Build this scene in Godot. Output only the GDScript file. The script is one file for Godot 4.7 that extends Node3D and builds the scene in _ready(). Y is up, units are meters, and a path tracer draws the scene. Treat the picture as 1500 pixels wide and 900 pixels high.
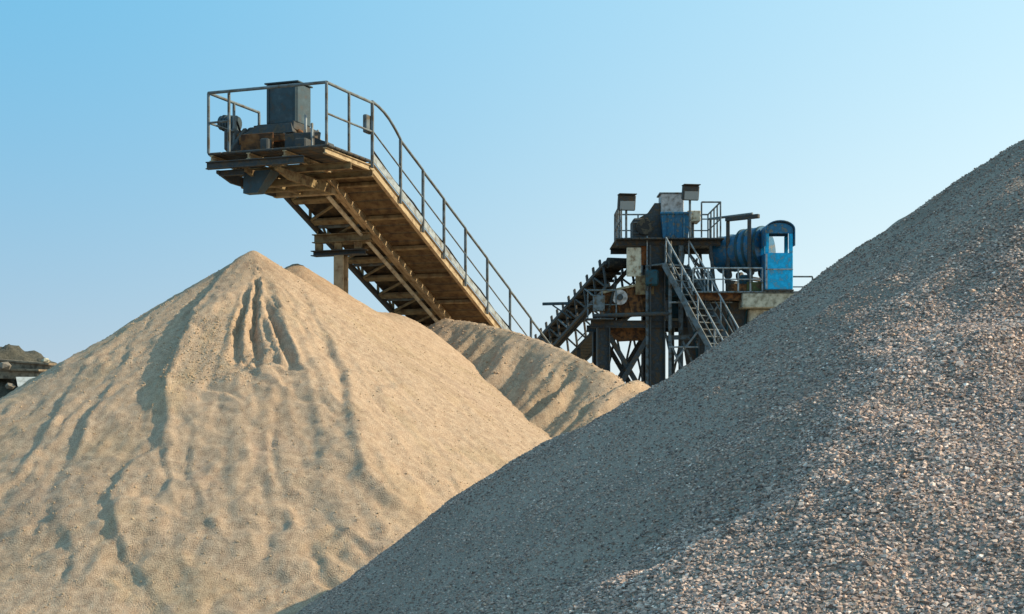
extends Node3D

const F := 2030.0       # focal length in photograph pixels
const EYE := 2.4        # camera height
const HORIZON := 600.0

var M := {}
var used := {}
var sand_cones := []
var sand_marks := []
var sand_debris := Vector2.ZERO
var n1 := FastNoiseLite.new()
var n2 := FastNoiseLite.new()
var n3 := FastNoiseLite.new()

# ------------------------------------------------------------------ helpers
func P(px: float, py: float, d: float) -> Vector3:
	return Vector3((px - 750.0) / F * d, EYE + (HORIZON - py) / F * d, -d)

func numbered(called: String) -> String:
	if not used.has(called):
		used[called] = 0
		return called
	used[called] += 1
	return "%s_%03d" % [called, used[called]]

func thing(called: String, at: Vector3, label: String, category: String, group := "") -> Node3D:
	var o := Node3D.new()
	o.name = numbered(called)
	add_child(o)
	o.position = at
	o.set_meta("label", label)
	o.set_meta("category", category)
	if group:
		o.set_meta("group", group)
	return o

func world_of(n: Node3D) -> Transform3D:
	var t := Transform3D.IDENTITY
	var c: Node = n
	while c != self:
		t = (c as Node3D).transform * t
		c = c.get_parent()
	return t

func put(parent: Node3D, called: String, mesh: Mesh, m: Material, t := Transform3D.IDENTITY) -> MeshInstance3D:
	var o := MeshInstance3D.new()
	o.name = called
	o.mesh = mesh
	o.material_override = m
	parent.add_child(o, true)
	if parent == self:
		o.transform = t
	else:
		o.transform = world_of(parent).affine_inverse() * t
	return o

func frame_along(a: Vector3, b: Vector3, up: Vector3) -> Basis:
	var z := (b - a).normalized()
	var u := up
	if absf(z.dot(u)) > 0.98:
		u = Vector3.RIGHT if absf(z.x) < 0.9 else Vector3.FORWARD
	var x := u.cross(z).normalized()
	return Basis(x, z.cross(x).normalized(), z)

var box_cache := {}
func chamfered(size: Vector3, ch: float) -> ArrayMesh:
	var key := "%.3f %.3f %.3f %.3f" % [size.x, size.y, size.z, ch]
	if box_cache.has(key):
		return box_cache[key]
	var h := size * 0.5
	var c := minf(ch, minf(h.x, minf(h.y, h.z)) * 0.6)
	var st := SurfaceTool.new()
	st.begin(Mesh.PRIMITIVE_TRIANGLES)
	st.set_smooth_group(-1)
	var quad := func(p: Array):
		var nrm: Vector3 = (p[1] - p[0]).cross(p[2] - p[0])
		var mid: Vector3 = (p[0] + p[2]) * 0.5
		var q := p
		if nrm.dot(mid) > 0:
			q = p.duplicate()
			q.reverse()
		for i in range(1, q.size() - 1):
			st.add_vertex(q[0]); st.add_vertex(q[i]); st.add_vertex(q[i + 1])
	# six faces, twelve edges, eight corners
	for ax in 3:
		var u := (ax + 1) % 3
		var v := (ax + 2) % 3
		for s in [-1.0, 1.0]:
			var f := []
			for k in [[-1, -1], [1, -1], [1, 1], [-1, 1]]:
				var p := Vector3.ZERO
				p[ax] = s * h[ax]
				p[u] = k[0] * (h[u] - c)
				p[v] = k[1] * (h[v] - c)
				f.append(p)
			quad.call(f)
		for su in [-1.0, 1.0]:
			for sv in [-1.0, 1.0]:
				var e := []
				for k in [[-1, 0], [1, 0], [1, 1], [-1, 1]]:
					var p := Vector3.ZERO
					p[ax] = k[0] * (h[ax] - c)
					p[u] = su * (h[u] - (0.0 if k[1] == 0 else c))
					p[v] = sv * (h[v] - (c if k[1] == 0 else 0.0))
					e.append(p)
				quad.call(e)
	for sx in [-1.0, 1.0]:
		for sy in [-1.0, 1.0]:
			for sz in [-1.0, 1.0]:
				quad.call([Vector3(sx * h.x, sy * (h.y - c), sz * (h.z - c)), Vector3(sx * (h.x - c), sy * h.y, sz * (h.z - c)), Vector3(sx * (h.x - c), sy * (h.y - c), sz * h.z)])
	st.generate_normals()
	var mesh := st.commit()
	box_cache[key] = mesh
	return mesh

func bar(parent: Node3D, called: String, m: Material, a: Vector3, b: Vector3, w: float, h: float, up := Vector3.UP) -> MeshInstance3D:
	var l := a.distance_to(b)
	return put(parent, called, chamfered(Vector3(w, h, l), 0.012), m, Transform3D(frame_along(a, b, up), (a + b) * 0.5))

func block(parent: Node3D, called: String, m: Material, at: Vector3, size: Vector3, bas := Basis.IDENTITY, ch := 0.015) -> MeshInstance3D:
	return put(parent, called, chamfered(size, ch), m, Transform3D(bas, at))

func tube(parent: Node3D, called: String, m: Material, a: Vector3, b: Vector3, r: float, sides := 10, r2 := -1.0) -> MeshInstance3D:
	var c := CylinderMesh.new()
	c.height = a.distance_to(b)
	c.bottom_radius = r
	c.top_radius = r if r2 < 0 else r2
	c.radial_segments = sides
	c.rings = 1
	var y := (b - a).normalized()
	var u := Vector3.UP if absf(y.y) < 0.95 else Vector3.RIGHT
	var x := u.cross(y).normalized()
	return put(parent, called, c, m, Transform3D(Basis(x, y, x.cross(y)), (a + b) * 0.5))

# an I-beam between two points: one mesh
func ibeam(parent: Node3D, called: String, m: Material, a: Vector3, b: Vector3, w: float, h: float, up := Vector3.UP) -> MeshInstance3D:
	var l := a.distance_to(b)
	var st := SurfaceTool.new()
	st.begin(Mesh.PRIMITIVE_TRIANGLES)
	var t := maxf(0.018, h * 0.1)
	st.append_from(chamfered(Vector3(w, t, l), 0.004), 0, Transform3D(Basis.IDENTITY, Vector3(0, h * 0.5 - t * 0.5, 0)))
	st.append_from(chamfered(Vector3(w, t, l), 0.004), 0, Transform3D(Basis.IDENTITY, Vector3(0, -h * 0.5 + t * 0.5, 0)))
	st.append_from(chamfered(Vector3(t, h - t * 2, l - 0.002), 0.002), 0, Transform3D.IDENTITY)
	return put(parent, called, st.commit(), m, Transform3D(frame_along(a, b, up), (a + b) * 0.5))

# a prism: outline in the basis' xy plane, extruded along its z by depth (centred)
func prism(parent: Node3D, called: String, m: Material, outline: PackedVector2Array, depth: float, t: Transform3D) -> MeshInstance3D:
	var st := SurfaceTool.new()
	st.begin(Mesh.PRIMITIVE_TRIANGLES)
	st.set_smooth_group(-1)
	var o := outline
	if Geometry2D.is_polygon_clockwise(o):
		o = o.duplicate()
		o.reverse()
	var idx := Geometry2D.triangulate_polygon(o)
	var hz := depth * 0.5
	for i in range(0, idx.size(), 3):
		var a := o[idx[i]]
		var b := o[idx[i + 1]]
		var c := o[idx[i + 2]]
		if (b - a).cross(c - a) < 0:
			var s := b
			b = c
			c = s
		for p in [a, c, b]:
			st.add_vertex(Vector3(p.x, p.y, hz))
		for p in [a, b, c]:
			st.add_vertex(Vector3(p.x, p.y, -hz))
	for i in o.size():
		var a := o[i]
		var b := o[(i + 1) % o.size()]
		var v := [Vector3(a.x, a.y, hz), Vector3(b.x, b.y, hz), Vector3(b.x, b.y, -hz), Vector3(a.x, a.y, -hz)]
		for k in [0, 1, 2, 0, 2, 3]:
			st.add_vertex(v[k])
	st.generate_normals()
	return put(parent, called, st.commit(), m, t)

# four-sided tapering chute: top rectangle to bottom rectangle
func chute(parent: Node3D, called: String, m: Material, top: Vector3, ts: Vector2, bot: Vector3, bs: Vector2, bas := Basis.IDENTITY) -> MeshInstance3D:
	var st := SurfaceTool.new()
	st.begin(Mesh.PRIMITIVE_TRIANGLES)
	st.set_smooth_group(-1)
	var v := []
	for q in [[top, ts], [bot, bs]]:
		for k in [[-1, -1], [1, -1], [1, 1], [-1, 1]]:
			v.append(q[0] + bas * Vector3(k[0] * q[1].x * 0.5, 0, k[1] * q[1].y * 0.5))
	for f in [[0, 1, 2, 3], [7, 6, 5, 4], [0, 4, 5, 1], [1, 5, 6, 2], [2, 6, 7, 3], [3, 7, 4, 0]]:
		for k in [0, 1, 2, 0, 2, 3]:
			st.add_vertex(v[f[k]])
	st.generate_normals()
	return put(parent, called, st.commit(), m)

func lin(r: float, g: float, b: float) -> Color:
	return Color(r, g, b).linear_to_srgb()

func noise_tex(seed_: int, freq: float, ramp: Array, octaves := 5, size := 512, warp := 0.0) -> NoiseTexture2D:
	var n := FastNoiseLite.new()
	n.seed = seed_
	n.noise_type = FastNoiseLite.TYPE_SIMPLEX_SMOOTH
	n.frequency = freq
	n.fractal_octaves = octaves
	n.fractal_gain = 0.6
	if warp > 0:
		n.domain_warp_enabled = true
		n.domain_warp_amplitude = warp
		n.domain_warp_frequency = freq
	var t := NoiseTexture2D.new()
	t.width = size
	t.height = size
	t.seamless = true
	t.noise = n
	if ramp.size():
		var g := Gradient.new()
		g.offsets = PackedFloat32Array(ramp.map(func(k): return k[0]))
		g.colors = PackedColorArray(ramp.map(func(k): return k[1]))
		t.color_ramp = g
	return t

func normal_tex(seed_: int, freq: float, strength: float, size := 512) -> NoiseTexture2D:
	var t := noise_tex(seed_, freq, [], 5, size)
	t.as_normal_map = true
	t.bump_strength = strength
	return t

func mat(tex: Texture2D, tint: Color, rough: float, metal := 0.0, scale := 1.0, nrm: Texture2D = null, nscale := 1.0) -> StandardMaterial3D:
	var m := StandardMaterial3D.new()
	m.albedo_color = tint
	m.albedo_texture = tex
	m.roughness = rough
	m.metallic = metal
	m.metallic_specular = 0.35
	m.uv1_triplanar = true
	m.uv1_world_triplanar = true
	m.uv1_scale = Vector3.ONE * scale
	if nrm:
		m.normal_enabled = true
		m.normal_texture = nrm
		m.normal_scale = nscale
	return m

func painted(seed_: int, col: Color, worn: Color, amount: float, rough := 0.6, scale := 0.7) -> StandardMaterial3D:
	# paint with chips and rust patches
	var t := noise_tex(seed_, 0.012, [[0.0, worn.darkened(0.25)], [maxf(0.02, amount - 0.06), worn], [amount + 0.05, col.darkened(0.12)], [0.7, col], [1.0, col.lightened(0.1)]], 6, 512, 12.0)
	return mat(t, Color.WHITE, rough, 0.0, scale)

# a height field over given grid lines, as one mesh in world coordinates
func field(parent: Node3D, called: String, m: Material, xs: PackedFloat32Array, zs: PackedFloat32Array, h: Callable, tone: Callable) -> MeshInstance3D:
	var nx := xs.size()
	var nz := zs.size()
	var base := parent.position
	var vs := PackedVector3Array()
	var ns := PackedVector3Array()
	var cs := PackedColorArray()
	vs.resize(nx * nz)
	ns.resize(nx * nz)
	cs.resize(nx * nz)
	for j in nz:
		for i in nx:
			vs[j * nx + i] = Vector3(xs[i], h.call(xs[i], zs[j]), zs[j]) - base
	for j in nz:
		for i in nx:
			var a := vs[j * nx + maxi(i - 1, 0)]
			var b := vs[j * nx + mini(i + 1, nx - 1)]
			var c := vs[maxi(j - 1, 0) * nx + i]
			var d := vs[mini(j + 1, nz - 1) * nx + i]
			ns[j * nx + i] = (d - c).cross(b - a).normalized()
			if ns[j * nx + i].y < 0:
				ns[j * nx + i] = -ns[j * nx + i]
			cs[j * nx + i] = tone.call(xs[i], zs[j])
	var ids := PackedInt32Array()
	for j in nz - 1:
		for i in nx - 1:
			var k := j * nx + i
			if maxf(maxf(vs[k].y, vs[k + 1].y), maxf(vs[k + nx].y, vs[k + nx + 1].y)) < -0.1:
				continue
			# zs run from far to near: clockwise seen from above
			ids.append_array([k, k + 1, k + nx + 1, k, k + nx + 1, k + nx])
	var arr := []
	arr.resize(Mesh.ARRAY_MAX)
	arr[Mesh.ARRAY_VERTEX] = vs
	arr[Mesh.ARRAY_NORMAL] = ns
	arr[Mesh.ARRAY_COLOR] = cs
	arr[Mesh.ARRAY_INDEX] = ids
	var mesh := ArrayMesh.new()
	mesh.add_surface_from_arrays(Mesh.PRIMITIVE_TRIANGLES, arr)
	var o := MeshInstance3D.new()
	o.name = called
	o.mesh = mesh
	o.material_override = m
	parent.add_child(o, true)
	return o

func lines(bands: Array) -> PackedFloat32Array:
	# [[from, to, step], ...] joined
	var out := PackedFloat32Array()
	for b in bands:
		var v: float = b[0]
		while v < b[1] - 0.0001:
			out.append(v)
			v += b[2]
	out.append(bands[-1][1])
	return out

func smax(a: float, b: float, k: float) -> float:
	var h := clampf(0.5 + 0.5 * (a - b) / k, 0, 1)
	return lerpf(b, a, h) + k * h * (1 - h)

# ------------------------------------------------------------------ sand pile
func sand_base(x: float, z: float) -> float:
	var v := -50.0
	for c in sand_cones:
		var dx: float = x - c[0]
		var dz: float = z - c[1]
		var rr: float = sqrt(dx * dx + dz * dz + c[4] * c[4]) - c[4]
		if v < -40:
			# the big pile has broad faces with blunt ridges between them
			var face := 0.0
			for t in [-1.4, -0.14, 1.0, 1.85, 2.7, 3.75]:
				face = smax(face, dx * sin(t) + dz * cos(t), 0.3)
			rr = lerpf(rr, minf(face, rr), 0.6)
		var hh: float = c[2] - c[3] * rr
		v = hh if v < -40 else smax(v, hh, 0.22)
	return v

func on_sand(px: float, py: float) -> Vector2:
	var d := 12.0
	while d < 32.0:
		var p := P(px, py, d)
		if sand_base(p.x, p.z) >= p.y:
			return Vector2(p.x, p.z)
		d += 0.02
	var q := P(px, py, 22.0)
	return Vector2(q.x, q.z)

func mark(kind: int, pts: Array, w: float, d: float, l := 0.5) -> void:
	var pl := PackedVector2Array()
	var r := Rect2()
	for i in pts.size():
		var q := on_sand(pts[i][0], pts[i][1])
		pl.append(q)
		r = Rect2(q, Vector2.ZERO) if i == 0 else r.expand(q)
	sand_marks.append({"k": kind, "p": pl, "w": w, "d": d, "l": l, "r": r.grow(maxf(w * 3.0, l * 4.0 if kind == 1 else 0.0))})

func marks_at(x: float, z: float) -> float:
	# ragged edges: the place is read a little off
	var p := Vector2(x + 0.045 * n2.get_noise_2d(x * 70.0, z * 70.0) + 0.02 * n3.get_noise_2d(x * 260.0, z * 260.0), z + 0.045 * n2.get_noise_2d(x * 70.0 + 500.0, z * 70.0))
	var out := 0.0
	for m in sand_marks:
		if not m.r.has_point(p):
			continue
		var pl: PackedVector2Array = m.p
		var best := 1e9
		var side := 1.0
		var along := 0.0
		var last := pl.size() - 1
		for i in last:
			var a := pl[i]
			var ab := pl[i + 1] - a
			var t := clampf((p - a).dot(ab) / ab.length_squared(), 0, 1)
			var d := p.distance_to(a + ab * t)
			if d < best:
				best = d
				along = (i + t) / last
				side = -signf(ab.cross(p - a))
		var fade := pow(maxf(sin(PI * clampf(along * 0.9 + 0.05, 0, 1)), 0.0), 0.6)
		var wob: float = m.w * (0.55 + 0.9 * along) * (1.0 + 0.5 * n1.get_noise_2d(x * 9.0, z * 9.0))
		if m.k == 0:
			out -= m.d * fade * exp(-pow(best / wob, 2.0))
			out += m.d * 0.35 * fade * exp(-pow((best - wob * 1.9) / wob, 2.0))
		else:
			var sd := best * side
			out += m.d * fade * smoothstep(-wob, wob * 0.4, sd) * exp(-maxf(sd, 0.0) / m.l)
	return out

func sand_height(x: float, z: float) -> float:
	var b := sand_base(x, z)
	if b < -1.0:
		return -1.0
	var c: Array = sand_cones[0]
	var dx: float = x - c[0]
	var dz: float = z - c[1]
	var r := sqrt(dx * dx + dz * dz)
	var th := atan2(dx, dz)
	var v := b
	var fr := clampf(r / 1.5, 0.0, 1.0)
	var calm := lerpf(1.0, 0.3, smoothstep(0.45, 0.8, th))              # the right flank is fresh and smooth
	var bend := 0.35 * n1.get_noise_2d(x * 28.0 + 77.0, z * 28.0)
	var lobe := absf(n1.get_noise_2d((th + bend) * 120.0, r * 8.0))     # rounded slides with creases between
	v += 0.12 * fr * calm * (lobe - 0.2)
	v += 0.014 * fr * calm * n2.get_noise_2d((th + bend * 0.6) * 420.0 + 60.0, r * 24.0)
	v += 0.022 * fr * lerpf(0.6, 1.0, calm) * n2.get_noise_2d(th * 1100.0, r * 45.0)     # runnels down the slope
	v += 0.022 * n1.get_noise_2d(x * 34.0 + 300.0, z * 34.0)
	var db := Vector2(x, z) - sand_debris
	v += 0.05 * exp(-pow(db.x / 0.55, 2.0) - pow(db.y / 0.5, 2.0)) * (1.0 + 0.8 * n3.get_noise_2d(x * 300.0, z * 300.0))   # crumbs below the gullies
	var low := smoothstep(3.2, 5.2, r) * smoothstep(1.1, 0.3, absf(th + 0.05))
	v += 0.035 * low * n2.get_noise_2d(x * 55.0, z * 190.0)             # small slumps across the toe
	v += 0.008 * n3.get_noise_2d(x * 330.0, z * 330.0)
	v += marks_at(x, z)
	# toe spreads out
	if v < 0.45:
		v = v * 0.75 + 0.11 if v > -0.2 else v
	return v

# ------------------------------------------------------------------ gravel pile
const GX := 6.08
const GZ := -13.0
const GH := 5.83
const GK := 0.668

func gravel_height(x: float, z: float) -> float:
	var dx := x - GX
	var dz := z - GZ
	var r := sqrt(dx * dx + dz * dz)
	if r > 12.0:
		return -1.0
	var th := atan2(dx, dz)
	var fan := smoothstep(-0.62, -0.22, th + 0.4376 + 0.12 * n1.get_noise_2d(x * 22.0, z * 22.0)) * smoothstep(1.6, 1.0, th + 0.4376)
	var v := GH - 0.03 - GK * sqrt(r * r + 0.09)
	v += fan * 0.24 * smoothstep(0.0, 1.4, r - 3.6) * maxf(r - 3.9, 0.0)     # the toe runs out flatter towards the front
	var fr := clampf(r / 1.5, 0, 1)
	v += 0.17 * fr * n1.get_noise_2d(th * 95.0 + 50.0, r * 9.0 + 20.0)
	v += 0.05 * n1.get_noise_2d(x * 45.0, z * 45.0)
	v += 0.015 * n2.get_noise_2d(x * 160.0, z * 160.0)
	# a shoulder low on the left flank
	v += 0.17 * exp(-pow((x + 0.35) / 1.0, 2.0) - pow((z + 13.9) / 1.6, 2.0))
	return v

func _ready() -> void:
	# ---------------- camera
	var cam := Camera3D.new()
	cam.name = "camera"
	add_child(cam)
	cam.position = Vector3(0, EYE, 0)
	cam.near = 0.1
	cam.far = 2000.0
	cam.projection = Camera3D.PROJECTION_FRUSTUM
	cam.keep_aspect = Camera3D.KEEP_HEIGHT
	cam.size = 0.1 * 900.0 / F
	cam.frustum_offset = Vector2(0, 0.1 * (HORIZON - 450.0) / F)
	cam.current = true

	# ---------------- sky, sun, exposure
	var towards := Vector3(0.85, 0.51, -0.04).normalized()
	var sun := DirectionalLight3D.new()
	sun.name = "sun"
	add_child(sun)
	sun.look_at_from_position(towards * 50.0, Vector3.ZERO)
	sun.light_color = Color(1.0, 0.92, 0.77)
	sun.light_energy = 1.6
	sun.light_angular_distance = 0.6
	sun.shadow_enabled = true
	var env := Environment.new()
	env.tonemap_mode = Environment.TONE_MAPPER_LINEAR
	env.tonemap_exposure = 1.27
	env.sdfgi_enabled = true
	env.ssao_enabled = true
	env.ssil_enabled = true
	env.background_mode = Environment.BG_SKY
	var img := Image.create(512, 256, false, Image.FORMAT_RGBF)
	for j in 256:
		var el := PI * (0.5 - (j + 0.5) / 256.0)
		for i in 512:
			var az := TAU * (i + 0.5) / 512.0          # the first column looks along -z
			var d := Vector3(sin(az) * cos(el), sin(el), -cos(az) * cos(el))
			var up := maxf(d.y, 0.0)
			var q := pow(1.0 - up, 5.5)
			var c := Vector3(0.04, 0.354, 0.62).lerp(Vector3(0.362, 0.458, 0.537), q)
			var g := pow(maxf(d.dot(towards) + 0.3, 0.0), 1.4) * (1.0 + 1.5 * q)
			c += Vector3(0.40, 0.343, 0.218) * g
			c += Vector3(0.30, 0.24, 0.16) * pow(maxf(-d.dot(towards), 0.0), 1.5)   # the pale side opposite the sun
			if d.y < 0.0:
				c = c.lerp(Vector3(0.42, 0.36, 0.29), clampf(-d.y * 8.0, 0, 1))
			img.set_pixel(i, j, Color(c.x, c.y, c.z))
	var sm := PanoramaSkyMaterial.new()
	sm.panorama = ImageTexture.create_from_image(img)
	var sky := Sky.new()
	sky.sky_material = sm
	env.sky = sky
	var we := WorldEnvironment.new()
	we.name = "environment"
	we.environment = env
	add_child(we)

	# ---------------- noises and materials
	n1.seed = 11; n1.frequency = 0.02; n1.fractal_octaves = 3
	n2.seed = 23; n2.frequency = 0.02; n2.fractal_octaves = 4
	n3.seed = 37; n3.frequency = 0.02; n3.fractal_octaves = 3
	materials()

	# ---------------- setting
	ground()
	sand()
	brown_heap()
	gravel()
	far_bank()
	print("piles done ", Time.get_ticks_msec())

	# ---------------- machines
	stacker()
	plant()
	print("all done ", Time.get_ticks_msec())

func materials() -> void:
	var sand_t := noise_tex(5, 0.02, [[0.0, lin(0.33, 0.22, 0.15)], [0.36, lin(0.45, 0.315, 0.22)], [0.5, lin(0.50, 0.358, 0.25)], [0.64, lin(0.55, 0.40, 0.285)], [1.0, lin(0.66, 0.495, 0.36)]], 6, 1024)
	var grain := noise_tex(6, 0.16, [[0.0, Color(0.4, 0.38, 0.35)], [0.34, Color(0.74, 0.73, 0.72)], [0.5, Color(0.93, 0.93, 0.93)], [0.7, Color(1, 1, 1)], [1.0, Color(1, 1, 1)]], 4, 1024)
	M.sand = mat(sand_t, Color.WHITE, 0.95, 0.0, 0.35, normal_tex(7, 0.16, 9.0, 1024), 0.7)
	M.sand.vertex_color_use_as_albedo = true
	M.sand.detail_enabled = true
	M.sand.detail_albedo = grain
	M.sand.detail_blend_mode = BaseMaterial3D.BLEND_MODE_MUL
	M.sand.uv2_triplanar = true
	M.sand.uv2_world_triplanar = true
	M.sand.uv2_scale = Vector3.ONE * 1.1
	var grav_t := noise_tex(8, 0.05, [[0.0, lin(0.13, 0.10, 0.085)], [0.4, lin(0.28, 0.22, 0.18)], [0.6, lin(0.35, 0.28, 0.23)], [1.0, lin(0.5, 0.41, 0.34)]], 6, 1024)
	M.gravel = mat(grav_t, Color.WHITE, 0.95, 0.0, 0.8, normal_tex(9, 0.1, 10.0, 1024), 1.0)
	M.gravel.vertex_color_use_as_albedo = true
	M.stone = StandardMaterial3D.new()
	M.stone.vertex_color_use_as_albedo = true
	M.stone.roughness = 0.9
	M.clod = StandardMaterial3D.new()
	M.clod.vertex_color_use_as_albedo = true
	M.clod.roughness = 1.0
	M.dirt = mat(noise_tex(10, 0.02, [[0.0, lin(0.2, 0.16, 0.11)], [0.5, lin(0.3, 0.245, 0.175)], [1.0, lin(0.4, 0.335, 0.25)]], 6), Color.WHITE, 1.0, 0.0, 0.2, normal_tex(12, 0.06, 6.0), 0.6)
	M.earth = mat(noise_tex(13, 0.03, [[0.0, lin(0.03, 0.03, 0.025)], [0.5, lin(0.075, 0.07, 0.055)], [1.0, lin(0.16, 0.14, 0.11)]], 6), Color.WHITE, 1.0, 0.0, 0.5, normal_tex(12, 0.06, 6.0), 1.0)
	M.earth_pale = mat(noise_tex(14, 0.03, [[0.0, lin(0.1, 0.085, 0.07)], [0.5, lin(0.2, 0.17, 0.14)], [1.0, lin(0.3, 0.26, 0.21)]], 6), Color.WHITE, 1.0, 0.0, 0.8)
	var rust := lin(0.10, 0.045, 0.02)
	M.ochre = painted(21, lin(0.25, 0.185, 0.10), lin(0.14, 0.085, 0.045), 0.38, 0.8)      # sand-coated brown steel
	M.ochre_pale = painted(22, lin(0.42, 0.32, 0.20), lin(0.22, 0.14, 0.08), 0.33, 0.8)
	M.ochre_dark = painted(38, lin(0.15, 0.105, 0.055), lin(0.08, 0.05, 0.03), 0.42, 0.85)
	M.rusty = painted(23, lin(0.20, 0.085, 0.03), lin(0.07, 0.035, 0.02), 0.45, 0.85)
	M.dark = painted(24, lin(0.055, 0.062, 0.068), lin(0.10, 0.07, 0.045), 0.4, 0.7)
	M.slate = painted(25, lin(0.045, 0.075, 0.095), lin(0.06, 0.06, 0.06), 0.35, 0.5)
	M.galv = painted(26, lin(0.30, 0.34, 0.37), lin(0.17, 0.15, 0.12), 0.36, 0.5)
	M.galv_dull = painted(27, lin(0.14, 0.17, 0.19), lin(0.1, 0.075, 0.05), 0.38, 0.55)
	M.blue = painted(28, lin(0.025, 0.14, 0.27), lin(0.17, 0.16, 0.14), 0.36, 0.6)
	M.blue_bright = painted(29, lin(0.006, 0.40, 0.74), lin(0.09, 0.30, 0.46), 0.36, 0.6)
	M.teal = painted(30, lin(0.02, 0.075, 0.10), lin(0.05, 0.04, 0.03), 0.35, 0.55)
	M.cream = painted(31, lin(0.62, 0.55, 0.42), lin(0.35, 0.26, 0.17), 0.32, 0.8)
	M.pale = painted(32, lin(0.5, 0.46, 0.45), lin(0.3, 0.26, 0.24), 0.35, 0.6)
	M.concrete = painted(33, lin(0.5, 0.46, 0.36), lin(0.3, 0.27, 0.2), 0.35, 0.9)
	M.white = painted(34, lin(0.72, 0.71, 0.68), lin(0.45, 0.42, 0.38), 0.33, 0.7)
	M.rubber = painted(35, lin(0.03, 0.03, 0.03), lin(0.09, 0.075, 0.055), 0.42, 0.9)
	M.dusty_rubber = painted(37, lin(0.10, 0.07, 0.04), lin(0.035, 0.027, 0.022), 0.45, 0.95)
	M.wood = painted(36, lin(0.26, 0.20, 0.14), lin(0.12, 0.09, 0.065), 0.42, 0.9)
	var gl := StandardMaterial3D.new()
	gl.albedo_color = lin(0.25, 0.28, 0.3)
	gl.roughness = 0.1
	M.lens = gl

func ground() -> void:
	var pm := PlaneMesh.new()
	pm.size = Vector2(1600, 1600)
	var o := put(self, "ground", pm, M.dirt, Transform3D(Basis.IDENTITY, Vector3(0, 0, -300)))
	o.set_meta("kind", "structure")

func lump_mesh(seed_: int, rough: float) -> ArrayMesh:
	var rng := RandomNumberGenerator.new()
	rng.seed = seed_
	var t := (1.0 + sqrt(5.0)) / 2.0
	var v := [Vector3(-1, t, 0), Vector3(1, t, 0), Vector3(-1, -t, 0), Vector3(1, -t, 0), Vector3(0, -1, t), Vector3(0, 1, t), Vector3(0, -1, -t), Vector3(0, 1, -t), Vector3(t, 0, -1), Vector3(t, 0, 1), Vector3(-t, 0, -1), Vector3(-t, 0, 1)]
	for i in v.size():
		v[i] = v[i].normalized() * rng.randf_range(1.0 - rough, 1.0 + rough) * 0.5
	var f := [0, 11, 5, 0, 5, 1, 0, 1, 7, 0, 7, 10, 0, 10, 11, 1, 5, 9, 5, 11, 4, 11, 10, 2, 10, 7, 6, 7, 1, 8, 3, 9, 4, 3, 4, 2, 3, 2, 6, 3, 6, 8, 3, 8, 9, 4, 9, 5, 2, 4, 11, 6, 2, 10, 8, 6, 7, 9, 8, 1]
	var st := SurfaceTool.new()
	st.begin(Mesh.PRIMITIVE_TRIANGLES)
	st.set_smooth_group(-1)
	for i in range(0, f.size(), 3):
		for k in [0, 2, 1]:
			st.set_color(Color.WHITE)
			st.add_vertex(v[f[i + k]])
	st.generate_normals()
	return st.commit()

func chip_mesh(seed_: int) -> ArrayMesh:
	# an angular chip: a box with every corner pulled about
	var rng := RandomNumberGenerator.new()
	rng.seed = seed_
	var v := []
	for k in 8:
		var p := Vector3(-1.0 if k & 1 == 0 else 1.0, -1.0 if k & 2 == 0 else 1.0, -1.0 if k & 4 == 0 else 1.0) * 0.38
		v.append(p * Vector3(rng.randf_range(0.45, 1.3), rng.randf_range(0.45, 1.2), rng.randf_range(0.45, 1.3)))
	var st := SurfaceTool.new()
	st.begin(Mesh.PRIMITIVE_TRIANGLES)
	st.set_smooth_group(-1)
	for f in [[0, 1, 3, 2], [4, 6, 7, 5], [0, 4, 5, 1], [2, 3, 7, 6], [0, 2, 6, 4], [1, 5, 7, 3]]:
		for k in [0, 1, 2, 0, 2, 3]:
			st.set_color(Color.WHITE)
			st.add_vertex(v[f[k]])
	st.generate_normals()
	return st.commit()

func scatter(parent: Node3D, called: String, mesh: Mesh, m: Material, buf: PackedFloat32Array) -> void:
	var mm := MultiMesh.new()
	mm.transform_format = MultiMesh.TRANSFORM_3D
	mm.use_colors = true
	mm.mesh = mesh
	mm.instance_count = buf.size() / 16
	mm.buffer = buf
	var o := MultiMeshInstance3D.new()
	o.name = called
	o.multimesh = mm
	o.material_override = m
	parent.add_child(o, true)
	o.set_meta("kind", "stuff")

func add_copy(buf: PackedFloat32Array, at_: int, p: Vector3, b: Basis, c: Color) -> void:
	var k := at_ * 16
	buf[k] = b.x.x; buf[k + 1] = b.y.x; buf[k + 2] = b.z.x; buf[k + 3] = p.x
	buf[k + 4] = b.x.y; buf[k + 5] = b.y.y; buf[k + 6] = b.z.y; buf[k + 7] = p.y
	buf[k + 8] = b.x.z; buf[k + 9] = b.y.z; buf[k + 10] = b.z.z; buf[k + 11] = p.z
	buf[k + 12] = c.r; buf[k + 13] = c.g; buf[k + 14] = c.b; buf[k + 15] = 1.0

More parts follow.
